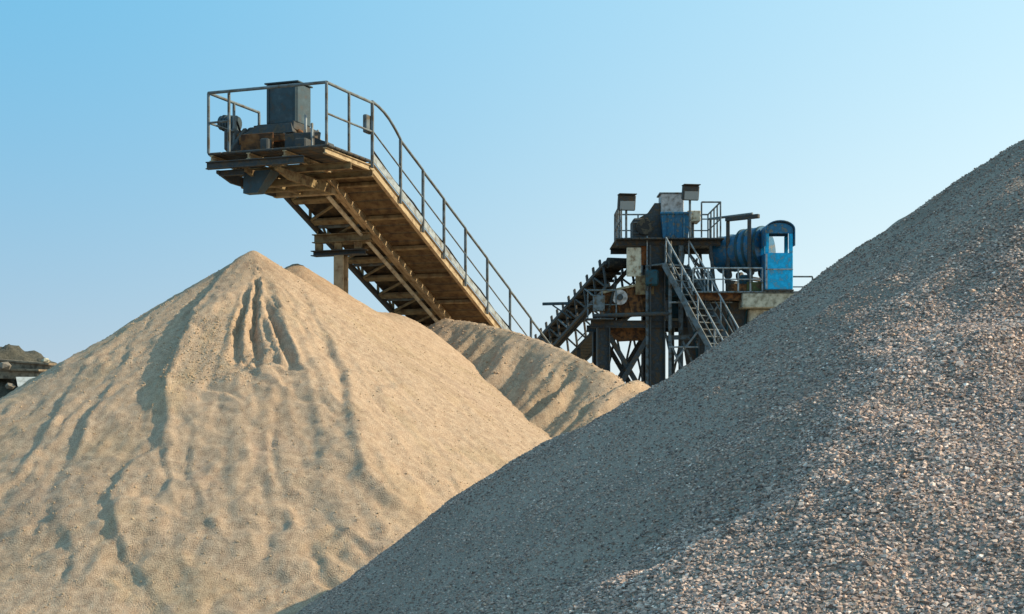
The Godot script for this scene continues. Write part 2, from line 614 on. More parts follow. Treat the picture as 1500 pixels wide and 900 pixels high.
func sand() -> void:
	var apex := P(371, 369, 22.3)
	sand_cones = [[apex.x, apex.z, apex.y, 0.65, 0.05]]
	for q in [[434, 388, 24.0, 0.64, 0.1], [562, 458, 24.8, 1.05, 1.0]]:
		var p := P(q[0], q[1], q[2])
		sand_cones.append([p.x, p.z, p.y, q[3], q[4]])
	# slides, runnels and scarps where the photograph shows them
	mark(0, [[377, 398], [375, 450], [371, 495], [381, 546]], 0.04, 0.17)
	mark(0, [[366, 425], [352, 480], [342, 540]], 0.045, 0.14)
	mark(0, [[390, 445], [407, 495], [428, 546]], 0.05, 0.15)
	mark(0, [[376, 470], [364, 505], [362, 542]], 0.025, 0.07)
	mark(0, [[402, 490], [400, 520], [404, 545]], 0.025, 0.06)
	mark(1, [[398, 425], [416, 480], [436, 545]], 0.03, 0.08, 0.15)
	mark(0, [[338, 541], [350, 533], [360, 543], [370, 536], [384, 549], [396, 539], [412, 542], [434, 549]], 0.04, 0.10)
	mark(1, [[318, 415], [283, 462], [262, 520], [232, 574], [229, 605], [238, 660]], 0.07, 0.17, 0.9)
	mark(0, [[262, 530], [235, 575], [231, 610], [238, 640]], 0.05, 0.08)
	mark(1, [[238, 655], [190, 685], [157, 735], [168, 788], [193, 831], [232, 890]], 0.05, 0.065, 1.0)
	mark(1, [[262, 610], [285, 640], [276, 690], [306, 772], [330, 800]], 0.05, 0.04, 0.5)
	mark(0, [[403, 625], [398, 670], [409, 722]], 0.03, 0.03)
	mark(1, [[322, 575], [342, 640], [336, 700], [352, 760]], 0.1, 0.045, 0.7)
	mark(1, [[450, 560], [466, 640], [470, 720], [500, 790]], 0.1, 0.045, 0.7)
	mark(1, [[470, 480], [505, 550], [513, 600], [520, 650], [533, 700], [572, 738], [630, 775]], 0.16, 0.12, 1.4)
	mark(1, [[110, 560], [70, 640], [20, 720]], 0.11, 0.07, 0.7)
	mark(1, [[180, 540], [120, 640], [90, 720]], 0.11, 0.05, 0.7)
	mark(1, [[80, 760], [110, 820], [90, 880]], 0.08, 0.045, 0.6)
	sand_debris = on_sand(388, 572)
	# smaller runs of slipped sand, all down the face
	var mr := RandomNumberGenerator.new()
	mr.seed = 91
	for i in 36:
		var th := mr.randf_range(-1.9, 0.6)
		var r0 := mr.randf_range(1.0, 6.6)
		var len_ := mr.randf_range(0.25, 1.1)
		var pl := PackedVector2Array()
		var rc := Rect2()
		for k in 5:
			var q := Vector2(apex.x, apex.z) + Vector2(sin(th), cos(th)) * (r0 + len_ * k / 4.0)
			pl.append(q)
			rc = Rect2(q, Vector2.ZERO) if k == 0 else rc.expand(q)
			th += mr.randf_range(-0.07, 0.07) / maxf(r0 * 0.5, 1.0)
		var w := mr.randf_range(0.04, 0.1)
		var kind := 1
		var l := mr.randf_range(0.25, 0.7)
		sand_marks.append({"k": kind, "p": pl, "w": w, "d": mr.randf_range(0.01, 0.03), "l": l, "r": rc.grow(maxf(w * 3.0, l * 4.0 if kind == 1 else 0.0))})
	var o := thing("sand_pile", Vector3(apex.x, 0, apex.z), "tall pale tan sand pile with gullied front, below the stacking conveyor head", "sand pile")
	var xs := lines([[-13.5, -9.2, 0.2], [-9.2, 2.6, 0.045], [2.6, 5.0, 0.2]])
	var zs := lines([[-34.0, -25.8, 0.2], [-25.8, -13.2, 0.045]])
	field(o, "sand_surface", M.sand, xs, zs, sand_height, func(x, z):
		var th: float = atan2(x - apex.x, z - apex.z)
		var r := Vector2(x - apex.x, z - apex.z).length()
		var v := 1.04 + 0.16 * n1.get_noise_2d(x * 22.0 + 900.0, z * 22.0) + 0.2 * n2.get_noise_2d(th * 330.0, r * 14.0) + 0.12 * n2.get_noise_2d(x * 90.0, z * 90.0 + 70.0)
		return Color(v, v * (1.0 - 0.02 * n1.get_noise_2d(x * 15.0, z * 15.0)), v * (0.98 + 0.06 * n1.get_noise_2d(x * 30.0 + 40.0, z * 30.0))))
	# clods that rolled down the face
	var rng := RandomNumberGenerator.new()
	rng.seed = 404
	var count := 26000
	var buf := PackedFloat32Array()
	buf.resize(count * 16)
	for i in count:
		var th := rng.randf_range(-2.0, 2.0)
		var r := sqrt(rng.randf()) * 7.6
		if rng.randf() < 0.12:
			th = rng.randfn(0.0, 0.12)
			r = rng.randf_range(2.1, 3.6)
		var x := apex.x + sin(th) * r
		var z := apex.z + cos(th) * r
		var s := 0.006 + 0.024 * pow(rng.randf(), 6.0)
		var b := Basis.from_euler(Vector3(rng.randf() * TAU, rng.randf() * TAU, 0)).scaled(Vector3(s, s * rng.randf_range(0.6, 0.9), s))
		var t := rng.randf_range(0.8, 1.15)
		add_copy(buf, i, Vector3(x, sand_height(x, z) + s * 0.12, z) - o.position, b, Color(0.46 * t, 0.325 * t, 0.21 * t))
	scatter(o, "loose_clods", lump_mesh(3, 0.2), M.clod, buf)

func brown_heap() -> void:
	var a := P(655, 467, 26.8)
	var e := P(880, 541, 23.4)
	var o := thing("sand_heap", Vector3(a.x, 0, a.z), "lower sand heap with ribbed shaded face between the tan pile and the screening plant", "sand heap")
	var hf := func(x: float, z: float) -> float:
		# a ridge that falls from a to e, steep towards the front left
		var ab := Vector2(e.x - a.x, e.z - a.z)
		var ap := Vector2(x - a.x, z - a.z)
		var t := clampf(ap.dot(ab) / ab.length_squared(), 0, 1)
		var top := lerpf(a.y, e.y, t) - 0.16 * sin(PI * t) * -1.0
		var off := ap - ab * t
		var dist := off.length()
		var k := 0.74
		if t > 0.98:
			k = 0.62
		var v := top - k * (sqrt(dist * dist + 0.02) - 0.14)
		var th := atan2(off.x, off.y)
		var across := (x * 0.80 + z * 0.6)
		v += 0.26 * smoothstep(0.1, 0.8, dist) * n1.get_noise_2d((across + 0.2 * n1.get_noise_2d(x * 30.0, z * 30.0)) * 95.0, (x - z) * 5.0)
		v += 0.03 * n2.get_noise_2d(across * 330.0, (x - z) * 30.0 + th)
		v += 0.02 * n3.get_noise_2d(x * 200.0, z * 200.0)
		return maxf(v, -1.0)
	var xs := lines([[-8.5, -2.5, 0.25], [-2.5, 4.0, 0.05], [4.0, 8.5, 0.25]])
	var zs := lines([[-33.5, -27.5, 0.25], [-27.5, -20.5, 0.05], [-20.5, -18.0, 0.2]])
	field(o, "sand_surface", M.sand, xs, zs, hf, func(x, z):
		var v := 1.0 + 0.16 * n1.get_noise_2d(x * 22.0 + 30.0, z * 22.0) + 0.12 * n2.get_noise_2d(x * 90.0, z * 90.0)
		return Color(v, v, v * 0.97))
	heap_clods(o, hf)

func heap_clods(o: Node3D, hf: Callable) -> void:
	var rng := RandomNumberGenerator.new()
	rng.seed = 55
	var count := 7000
	var buf := PackedFloat32Array()
	buf.resize(count * 16)
	for i in count:
		var x := rng.randf_range(-2.5, 4.0)
		var z := rng.randf_range(-27.5, -20.0)
		var s := 0.012 + 0.04 * pow(rng.randf(), 6.0)
		var b := Basis.from_euler(Vector3(rng.randf() * TAU, rng.randf() * TAU, 0)).scaled(Vector3(s, s * 0.8, s))
		var t := rng.randf_range(0.8, 1.15)
		add_copy(buf, i, Vector3(x, hf.call(x, z) + s * 0.12, z) - o.position, b, Color(0.46 * t, 0.325 * t, 0.22 * t))
	scatter(o, "loose_clods", lump_mesh(4, 0.2), M.clod, buf)

func gravel() -> void:
	var o := thing("gravel_pile", Vector3(GX, 0, GZ), "large grey crushed gravel pile filling the lower right foreground", "gravel pile")
	var xs := lines([[-4.2, -3.4, 0.1], [-3.4, 8.0, 0.06], [8.0, 16.4, 0.25]])
	var zs := lines([[-23.4, -17.0, 0.2], [-17.0, -1.6, 0.06]])
	field(o, "gravel_bed", M.gravel, xs, zs, gravel_height, func(x, z):
		var v := 1.0 + 0.3 * n1.get_noise_2d(x * 30.0 + 500.0, z * 30.0)
		return Color(v, v, v))
	var rng := RandomNumberGenerator.new()
	rng.seed = 77
	var want := 480000
	var buf := PackedFloat32Array()
	buf.resize(want * 16)
	var facing := atan2(-GX, -GZ)
	var tones := [Color(0.40, 0.285, 0.235), Color(0.50, 0.365, 0.30), Color(0.285, 0.205, 0.17), Color(0.60, 0.46, 0.385), Color(0.155, 0.115, 0.10), Color(0.42, 0.30, 0.25), Color(0.74, 0.61, 0.54), Color(0.45, 0.30, 0.215), Color(0.24, 0.195, 0.185)]
	var odds := PackedFloat32Array([0.25, 0.17, 0.2, 0.06, 0.12, 0.08, 0.012, 0.015, 0.1])
	var i := 0
	while i < want:
		var th := facing + rng.randf_range(-1.4, 0.5)
		var r := sqrt(rng.randf_range(0.01, 1.0)) * 11.0
		if r > 8.9 and th < facing - 0.7:
			continue
		var x := GX + sin(th) * r
		var z := GZ + cos(th) * r
		var hh := gravel_height(x, z)
		if hh < -0.03:
			continue
		# coarse stones roll to the lower right, fines stay in streaks up the flank
		var band := th - facing + 0.16 * n1.get_noise_2d((th - facing) * 60.0 + 7.0, r * 14.0) + 0.13 * n2.get_noise_2d(x * 40.0, z * 40.0) - 0.05 * maxf(3.6 - r, 0.0)
		var coarse := smoothstep(-0.75, -0.15, band)
		coarse = clampf(coarse + 0.35 * n2.get_noise_2d(x * 65.0 + 11.0, z * 65.0), 0, 1)
		if rng.randf() > 0.45 + 0.55 * coarse:
			continue
		var s := lerpf(0.009, 0.0145, coarse) * (0.6 + 1.3 * pow(rng.randf(), 2.6))
		if rng.randf() < 0.006:
			s *= 1.7
		var b := Basis.from_euler(Vector3(rng.randf() * TAU, rng.randf() * TAU, rng.randf() * TAU)).scaled(Vector3(s * 1.25, s * 0.85, s))
		var pick := rng.rand_weighted(odds)
		var dusty := 0.95 + 0.25 * coarse + 0.3 * n2.get_noise_2d(x * 25.0 + 90.0, z * 25.0)
		var c: Color = tones[pick] * (rng.randf_range(0.8, 1.2) * dusty)
		add_copy(buf, i, Vector3(x, hh + s * 0.22, z) - o.position, b, c)
		i += 1
	scatter(o, "loose_stones", chip_mesh(9), M.stone, buf)

func far_bank() -> void:
	# dark overgrown bank with old beams at the left edge
	var c := P(-60, 512, 46.0)
	var o := thing("earth_bank", Vector3(c.x, 0, c.z), "dark earth bank at the left edge behind the tan sand pile", "earth bank")
	var top := c.y
	var hf := func(x: float, z: float) -> float:
		var dx: float = (x - c.x) / 1.5
		var dz: float = z - c.z
		var v: float = top - 0.7 * maxf(0.0, sqrt(dx * dx + dz * dz) - 1.4)
		v += 0.25 * n1.get_noise_2d(x * 40.0, z * 40.0) + 0.12 * n2.get_noise_2d(x * 110.0, z * 110.0)
		return maxf(v, -1.0)
	field(o, "bank_surface", M.earth, lines([[c.x - 12.0, c.x + 12.0, 0.12]]), lines([[c.z - 9.0, c.z + 9.0, 0.12]]), hf, func(_x, _z): return Color.WHITE)
	var y0 := 0.0
	var specs := [[28, 532, 92, 541, 43.2, 0.2, "wood", "uppermost weathered timber beam sticking out of the dark bank at left"], [30, 549, 78, 551, 42.6, 0.24, "wood", "lower weathered timber beam sticking out of the dark bank at left"]]
	for s in specs:
		var a := P(s[0] - 60, s[1], s[4] + 1.0)
		var b := P(s[2], s[3], s[4])
		var t := thing("timber_beam", Vector3(b.x, y0, b.z), s[7], "beam", "old beams on the bank")
		bar(t, "plank", M[s[6]], a, b, 0.5, s[5])
		bar(t, "plank", M[s[6]], a + Vector3(0, s[5] * 0.5 + 0.045, 0.05), b + Vector3(-0.3, s[5] * 0.5 + 0.045, 0.05), 0.4, 0.07)
		bar(t, "prop", M.earth, Vector3(b.x - 0.3, -0.02, b.z), Vector3(b.x - 0.3, b.y - s[5] * 0.5 - 0.002, b.z), 0.22, 0.22)
	var rocks := [[6, 536, 0.3, "squat grey-brown rock at the photo's left edge on the dark bank"], [66, 529, 0.2, "small pale rock lying on the upper timber beam at left"], [14, 566, 0.24, "grey-brown rock low on the dark bank left of the white slab"]]
	for k in rocks.size():
		var rk: Array = rocks[k]
		var rp := P(rk[0], rk[1], 42.4 if k != 1 else 43.2)
		var rt := thing("rock", rp, rk[3], "rock", "rocks on the bank")
		put(rt, "stone", lump_mesh(60 + k, 0.16), M.concrete if k == 1 else M.earth_pale, Transform3D(Basis.from_euler(Vector3(0.3 * k, k, 0)).scaled(Vector3(rk[2] * 1.5, rk[2], rk[2] * 1.2)), rp))
	var w := P(42, 563, 41.5)
	var wb := thing("broken_slab", Vector3(w.x, 0, w.z), "small broken white slab leaning below the timber beams at left", "slab")
	prism(wb, "slab", M.white, PackedVector2Array([Vector2(-0.38, 0.2), Vector2(0.4, 0.2), Vector2(0.25, 0.0), Vector2(0.0, -0.1), Vector2(-0.1, -0.28), Vector2(-0.3, -0.1)]), 0.16, Transform3D(Basis.from_euler(Vector3(-0.35, 0.1, 0)), w))
	bar(wb, "prop", M.earth, Vector3(w.x - 0.05, -0.02, w.z - 0.12), Vector3(w.x - 0.05, w.y - 0.1, w.z - 0.12), 0.3, 0.2)

# ------------------------------------------------------------------ stacking conveyor
const CA := Vector3(-1.95, 6.06, -24.0)
const CU := Vector3(0.350, 0, -0.937)
const CL := Vector3(-0.937, 0, -0.350)
const BEND := -1.1

func C(s: float, lat: float, up: float) -> Vector3:
	return CA + CU * s + CL * lat + Vector3(0, -0.4016 * maxf(s, BEND) + up, 0)

func stacker() -> void:
	var o := thing("stacking_conveyor", Vector3(C(1.2, 1.5, 0).x, 0, C(1.2, 1.5, 0).z), "rusty brown stacking conveyor rising to a railed head platform over the tan pile", "conveyor")
	var slope_up := Vector3(CU.x * 0.4016, 1.0, CU.z * 0.4016).normalized()
	var tail := 13.4
	# walkway
	var s := BEND + 0.16
	while s < 6.2:
		bar(o, "walkway_plank", M.ochre_dark, C(s, 0.06, 0.0), C(s, 0.88, 0.0), 0.262, 0.04, slope_up)
		s += 0.272
	bar(o, "walkway_plate", M.ochre_dark, C(6.3, 0.47, 0.0), C(tail, 0.47, 0.0), 0.8, 0.04)
	for lat in [0.03, 0.91]:
		ibeam(o, "walkway_stringer", M.ochre_pale, C(BEND, lat, -0.06), C(tail, lat, -0.06), 0.07, 0.16, slope_up)
	s = BEND + 0.5
	while s < 7.0:
		bar(o, "walkway_bearer", M.ochre, C(s, 0.08, -0.075), C(s, 0.87, -0.075), 0.06, 0.08, slope_up)
		s += 1.05
	# belt truss
	for lat in [1.02, 2.02]:
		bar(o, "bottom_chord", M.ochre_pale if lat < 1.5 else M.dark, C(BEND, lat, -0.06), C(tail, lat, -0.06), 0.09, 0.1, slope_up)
		bar(o, "top_chord", M.ochre, C(BEND, lat, 0.44), C(tail, lat, 0.44), 0.09, 0.1, slope_up)
		s = BEND + 0.2
		var flip := false
		while s < 7.0:
			bar(o, "truss_upright", M.ochre, C(s, lat, -0.01), C(s, lat, 0.39), 0.055, 0.055)
			bar(o, "truss_diagonal", M.ochre, C(s + (0.05 if flip else 0.65), lat, 0.0), C(s + (0.65 if flip else 0.05), lat, 0.38), 0.045, 0.045)
			flip = not flip
			s += 0.7
	s = BEND + 0.2
	while s < 7.0:
		bar(o, "cross_tie", M.ochre, C(s, 1.07, -0.06), C(s, 1.97, -0.06), 0.16, 0.07, slope_up)
		bar(o, "lacing", M.ochre, C(s + 0.06, 1.08, -0.065), C(s + 0.62, 1.96, -0.065), 0.05, 0.05, slope_up)
		s += 0.7
	# return and carrying belt, idlers
	var belt_a := C(-1.75, 1.48, 0.36)
	bar(o, "belt", M.rubber, C(BEND, 1.48, 0.60), C(tail, 1.48, 0.60), 0.74, 0.02, slope_up)
	bar(o, "return_belt", M.dusty_rubber, C(BEND, 1.5, 0.045), C(tail, 1.5, 0.045), 0.84, 0.02, slope_up)
	bar(o, "belt", M.rubber, belt_a + Vector3(0, 0.24, 0), C(BEND - 0.01, 1.48, 0.60), 0.74, 0.02)
	bar(o, "return_belt", M.dusty_rubber, belt_a - Vector3(0, 0.21, 0), C(BEND - 0.01, 1.48, 0.08), 0.74, 0.02)
	s = BEND + 0.45
	while s < 7.0:
		tube(o, "return_idler", M.galv_dull, C(s, 1.07, -0.01), C(s, 1.97, -0.01), 0.04)
		tube(o, "idler", M.galv_dull, C(s, 1.12, 0.535), C(s, 1.84, 0.535), 0.05)
		s += 1.4
	# pale pipe slung under the truss
	tube(o, "cable_pipe", M.cream, C(-0.5, 1.14, -0.16), C(6.6, 1.14, -0.16), 0.038)
	# sloping handrail
	var posts := [BEND, 0.0, 0.95, 1.9, 2.95, 4.1, 5.4, 6.7, 8.0]
	for i in posts.size():
		var ss: float = posts[i]
		bar(o, "handrail_post", M.galv_dull, C(ss, -0.02, -0.1), C(ss, -0.02, 1.02), 0.055, 0.055)
	for i in posts.size() - 1:
		var cuts := 5 if i == 0 else 1
		for q in cuts:
			var t0 := float(q) / cuts
			var t1 := float(q + 1) / cuts
			var h0 := 1.0 + 0.02 * t0 + (0.09 * sin(PI * t0) if i == 0 else 0.0)
			var h1 := 1.0 + 0.02 * t1 + (0.09 * sin(PI * t1) if i == 0 else 0.0)
			tube(o, "handrail", M.galv_dull, C(lerpf(posts[i], posts[i + 1], t0), -0.02, h0), C(lerpf(posts[i], posts[i + 1], t1), -0.02, h1), 0.024, 8)
		tube(o, "middle_rail", M.galv_dull, C(posts[i], -0.02, 0.52), C(posts[i + 1], -0.02, 0.52), 0.014, 8)
		bar(o, "toe_board", M.galv, C(posts[i] + 0.03, -0.022, 0.09), C(posts[i + 1] - 0.03, -0.022, 0.09), 0.012, 0.13, slope_up)
	# head platform (level)
	var f0 := -2.66
	var b0 := BEND
	for lat in [0.03, 0.75, 1.4, 2.08]:
		ibeam(o, "platform_joist", M.ochre_pale, C(f0, lat, -0.075), C(b0 + 0.05, lat, -0.075), 0.07, 0.1)
	for ss in [f0, -1.9, b0 - 0.02]:
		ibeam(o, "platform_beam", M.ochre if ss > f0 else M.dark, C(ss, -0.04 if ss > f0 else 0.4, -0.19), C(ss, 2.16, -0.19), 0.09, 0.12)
	var k := f0 + 0.1
	while k < b0 - 0.02:
		bar(o, "platform_plank", M.dark, C(k, -0.05, 0.0), C(k, 0.95, 0.0), 0.2, 0.04)
		bar(o, "platform_plank", M.dark, C(k, 1.9, 0.0), C(k, 2.15, 0.0), 0.2, 0.04)
		if k < -2.25:
			bar(o, "platform_plank", M.dark, C(k, 0.96, 0.0), C(k, 1.89, 0.0), 0.2, 0.04)
		k += 0.21
	# tapering brackets and long bearers under the platform
	for lat in [0.95, 1.5, 2.02]:
		var bb := Basis(-CU, Vector3.UP, CL * -1.0)
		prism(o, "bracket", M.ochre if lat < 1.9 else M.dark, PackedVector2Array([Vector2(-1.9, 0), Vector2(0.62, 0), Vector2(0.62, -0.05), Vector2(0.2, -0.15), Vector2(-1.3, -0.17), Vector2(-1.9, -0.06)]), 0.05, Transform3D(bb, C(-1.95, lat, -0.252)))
	for ss in [-1.75, -1.25, -0.7]:
		bar(o, "spreader", M.ochre_pale if ss > -1.0 else M.ochre, Vector3(0, 6.13, 0) + C(ss, 0.9, 0) * Vector3(1, 0, 1), Vector3(0, 6.13, 0) + C(ss, 2.06, 0) * Vector3(1, 0, 1), 0.12, 0.12)
	ibeam(o, "outrigger", M.dark, C(f0 + 0.14, 1.55, -0.3), C(f0 + 0.14, 2.0, -0.3), 0.08, 0.09)
	# railing of the platform
	var corners := [[b0, 2.13], [f0, 2.13], [f0, 0.0], [b0, -0.02]]
	var stops := [[[b0, 2.13], [-1.9, 2.13], [f0, 2.13]], [[f0, 2.13], [f0, 1.75], [f0, 0.0]], [[f0, 0.0], [-1.9, 0.0], [b0, -0.02]]]
	for side in stops.size():
		var run: Array = stops[side]
		for i in run.size():
			if i > 0 or side == 0:
				if not (side == 2 and i == run.size() - 1):
					bar(o, "handrail_post", M.galv_dull, C(run[i][0], run[i][1], 0.0), C(run[i][0], run[i][1], 0.98), 0.045, 0.045)
			if i > 0:
				tube(o, "handrail", M.galv_dull, C(run[i - 1][0], run[i - 1][1], 0.98), C(run[i][0], run[i][1], 0.98), 0.026, 8)
				if not (side == 1 and i == 2):
					tube(o, "middle_rail", M.galv_dull, C(run[i - 1][0], run[i - 1][1], 0.5), C(run[i][0], run[i][1], 0.5), 0.018, 8)
	# head drum and its bearings
	var hb := Basis(CL, Vector3.UP, CL.cross(Vector3.UP))
	var drum := C(-1.75, 1.48, 0.36)
	tube(o, "head_drum", M.rubber, drum - CL * 0.4, drum + CL * 0.4, 0.22, 24)
	tube(o, "drum_shaft", M.galv_dull, drum - CL * 0.62, drum + CL * 0.85, 0.045, 12)
	for d in [-0.52, 0.52]:
		block(o, "bearing", M.rusty, drum + CL * d + Vector3(0, 0.0, 0), Vector3(0.14, 0.2, 0.34), hb)
		block(o, "bearing_stand", M.dark, drum + CL * d + Vector3(0, -0.225, 0), Vector3(0.16, 0.24, 0.46), hb)
	# gear motor on the outer end of the shaft
	block(o, "gearbox", M.dark, drum + CL * 0.74 + Vector3(0, 0.02, 0), Vector3(0.22, 0.4, 0.36), hb, 0.05)
	var motor := tube(o, "drive_motor", M.slate, drum + CL * 0.66 + Vector3(0, 0.3, 0), drum + CL * 0.99 + Vector3(0, 0.34, 0), 0.12, 16)
	for q in 5:
		tube(motor, "cooling_fin", M.slate, drum + CL * (0.7 + q * 0.055) + Vector3(0, 0.305 + q * 0.0067, 0), drum + CL * (0.715 + q * 0.055) + Vector3(0, 0.307 + q * 0.0067, 0), 0.138, 16)
	# cover box over the head
	var cb := C(-1.72, 1.2, 0.0)
	var sheet := block(o, "head_cover", M.slate, cb + Vector3(0, 0.885, 0), Vector3(0.58, 0.66, 0.46), hb, 0.02)
	block(sheet, "cover_lid", M.slate, cb + Vector3(0, 1.229, 0), Vector3(0.63, 0.025, 0.51), hb, 0.006)
	for e in [-0.25, 0.25]:
		bar(sheet, "cover_rib", M.slate, cb - CU * 0.244 + CL * e + Vector3(0, 0.57, 0), cb - CU * 0.244 + CL * e + Vector3(0, 1.2, 0), 0.04, 0.025, CU)
	chute(o, "cover_skirt", M.dark, cb + Vector3(0, 0.553, 0) + CL * 0.1, Vector2(0.62, 0.6), cb + Vector3(0, 0.38, 0) + CL * 0.2, Vector2(0.95, 0.72), hb)
	# small rail uprights, guards and scraper
	for q in [[-2.2, 0.62, 0.62], [-2.2, 0.95, 0.3], [-1.35, 0.86, 0.55], [-2.3, 0.45, 0.45]]:
		bar(o, "guard_post", M.galv, C(q[0], q[1], 0.02), C(q[0], q[1], q[2]), 0.05, 0.04)
	bar(o, "guard_plate", M.dark, C(-2.28, 0.42, 0.18), C(-2.28, 0.95, 0.18), 0.03, 0.26)
	bar(o, "guard_plate", M.rusty, C(-2.3, 1.15, 0.2), C(-2.3, 1.75, 0.2), 0.03, 0.3)
	prism(o, "bearing_guard", M.dark, PackedVector2Array([Vector2(-0.3, 0), Vector2(0.3, 0), Vector2(0.24, 0.22), Vector2(0.05, 0.32), Vector2(-0.2, 0.24)]), 0.25, Transform3D(hb, C(-1.6, 0.7, 0.02)))
	for q in [[-2.42, 0.55, 0.2, 0.16], [-2.45, 1.2, 0.14, 0.2], [-1.5, 2.0, 0.2, 0.3], [-2.1, 1.98, 0.16, 0.14]]:
		block(o, "small_box", M.dark, C(q[0], q[1], 0.022 + q[3] * 0.5), Vector3(q[2], q[3], q[2]), hb, 0.02)
	bar(o, "belt_scraper", M.rusty, C(-2.1, 1.05, 0.3), C(-2.1, 1.9, 0.3), 0.05, 0.12)
	for q in [1.08, 1.88]:
		bar(o, "scraper_arm", M.galv_dull, C(-2.1, q, 0.34), C(-1.75, q, 0.55), 0.04, 0.05)
	bar(o, "guard_frame", M.dark, C(-2.0, 0.98, 0.52), C(-1.4, 0.8, 0.42), 0.06, 0.14)
	bar(o, "guard_frame", M.dark, C(-1.4, 0.85, 0.02), C(-1.75, 0.95, 0.56), 0.07, 0.07)
	bar(o, "guard_frame", M.dark, C(-2.3, 2.0, 0.02), C(-1.9, 1.9, 0.52), 0.08, 0.08)
	# discharge chute below the drum
	chute(o, "discharge_chute", M.slate, C(-2.2, 1.42, -0.26), Vector2(0.5, 0.3), C(-2.3, 1.52, -0.62), Vector2(0.26, 0.2), hb)
	var sag := [C(-2.1, 1.95, 0.62), C(-1.6, 2.1, 0.3), C(-1.1, 2.09, 0.12), C(-0.4, 2.09, 0.02)]
	for q in 3:
		tube(o, "power_cable", M.rubber, sag[q], sag[q + 1], 0.018, 6)
	for q in 9:
		tube(o, "power_cable", M.rubber, C(-1.0 + q * 0.8, 0.02, 0.2 + (0.05 if q % 2 == 0 else 0.0)), C(-0.2 + q * 0.8, 0.02, 0.2 + (0.0 if q % 2 == 0 else 0.05)), 0.016, 6)
	block(o, "switch_box", M.galv_dull, C(-1.14, 0.045, 0.62), Vector3(0.08, 0.3, 0.22), hb)
	# support: cap frame and column
	var cap := C(0.8, 1.5, -0.12)
	var top := cap.y
	var flat := Vector3(1, 0, 1)
	ibeam(o, "cap_beam", M.ochre, Vector3(0, top - 0.09, 0) + C(0.8, 0.95, 0) * flat, Vector3(0, top - 0.09, 0) + C(0.8, 2.1, 0) * flat, 0.2, 0.16)
	ibeam(o, "cap_beam", M.dark, Vector3(0, top - 0.36, 0) + C(0.8, 1.05, 0) * flat, Vector3(0, top - 0.36, 0) + C(0.8, 2.12, 0) * flat, 0.22, 0.1)
	for lat in [1.2, 1.6, 2.0]:
		var q := C(0.8, lat, 0) * flat
		bar(o, "cap_upright", M.ochre, q + Vector3(0, top - 0.311, 0), q + Vector3(0, top - 0.169, 0), 0.14, 0.14)
	for lat in [1.02, 2.02]:
		var q := C(0.8, lat, 0) * flat
		bar(o, "hanger_plate", M.ochre, q + Vector3(0, top - 0.012, 0), q + Vector3(0, top + 0.5, 0), 0.2, 0.03)
	var col := C(0.8, 1.55, 0) * flat
	ibeam(o, "column", M.ochre_pale, col + Vector3(0, top - 0.412, 0), col + Vector3(0, -0.02, 0), 0.2, 0.2, CU)
	# rear trestle and tail drum, behind the heaps
	for lat in [0.98, 1.98]:
		var q := C(8.5, lat, 0) * Vector3(1, 0, 1)
		bar(o, "trestle_leg", M.ochre, q + Vector3(0, -0.02, 0), Vector3(q.x, C(8.5, 0, 0).y - 0.12, q.z), 0.14, 0.14)
		var q2 := C(13.2, lat, 0) * Vector3(1, 0, 1)
		bar(o, "trestle_leg", M.ochre, q2 + Vector3(0, -0.02, 0), Vector3(q2.x, C(13.2, 0, 0).y - 0.12, q2.z), 0.14, 0.14)
	tube(o, "tail_drum", M.rubber, C(tail, 1.1, 0.38), C(tail, 1.86, 0.38), 0.21, 20)

# ------------------------------------------------------------------ screening plant
func rails(o: Node3D, m: Material, pts: Array, h: float, post_gap: float, t := 0.045) -> void:
	for i in pts.size() - 1:
		var a: Vector3 = pts[i]
		var b: Vector3 = pts[i + 1]
		var n := maxi(1, roundi(a.distance_to(b) / post_gap))
		for j in n + 1:
			if j == 0 and i > 0:
				continue
			var q := a.lerp(b, float(j) / n)
			bar(o, "handrail_post", m, q, q + Vector3(0, h, 0), t, t)
		tube(o, "handrail", m, a + Vector3(0, h, 0), b + Vector3(0, h, 0), t * 0.55, 8)
		tube(o, "middle_rail", m, a + Vector3(0, h * 0.52, 0), b + Vector3(0, h * 0.52, 0), t * 0.42, 8)

func plant() -> void:
	tower()
	feed_conveyor()
	staircase()
	drum_platform()
	drum()
	housing()
	floodlight(Vector3(3.62, 7.86, -43.9), 0.8, 0.55, "dark square floodlight on the left corner post of the screening tower")
	floodlight(Vector3(5.62, 7.86, -43.75), 1.1, 0.52, "dark square floodlight above the blue hopper of the screening tower")

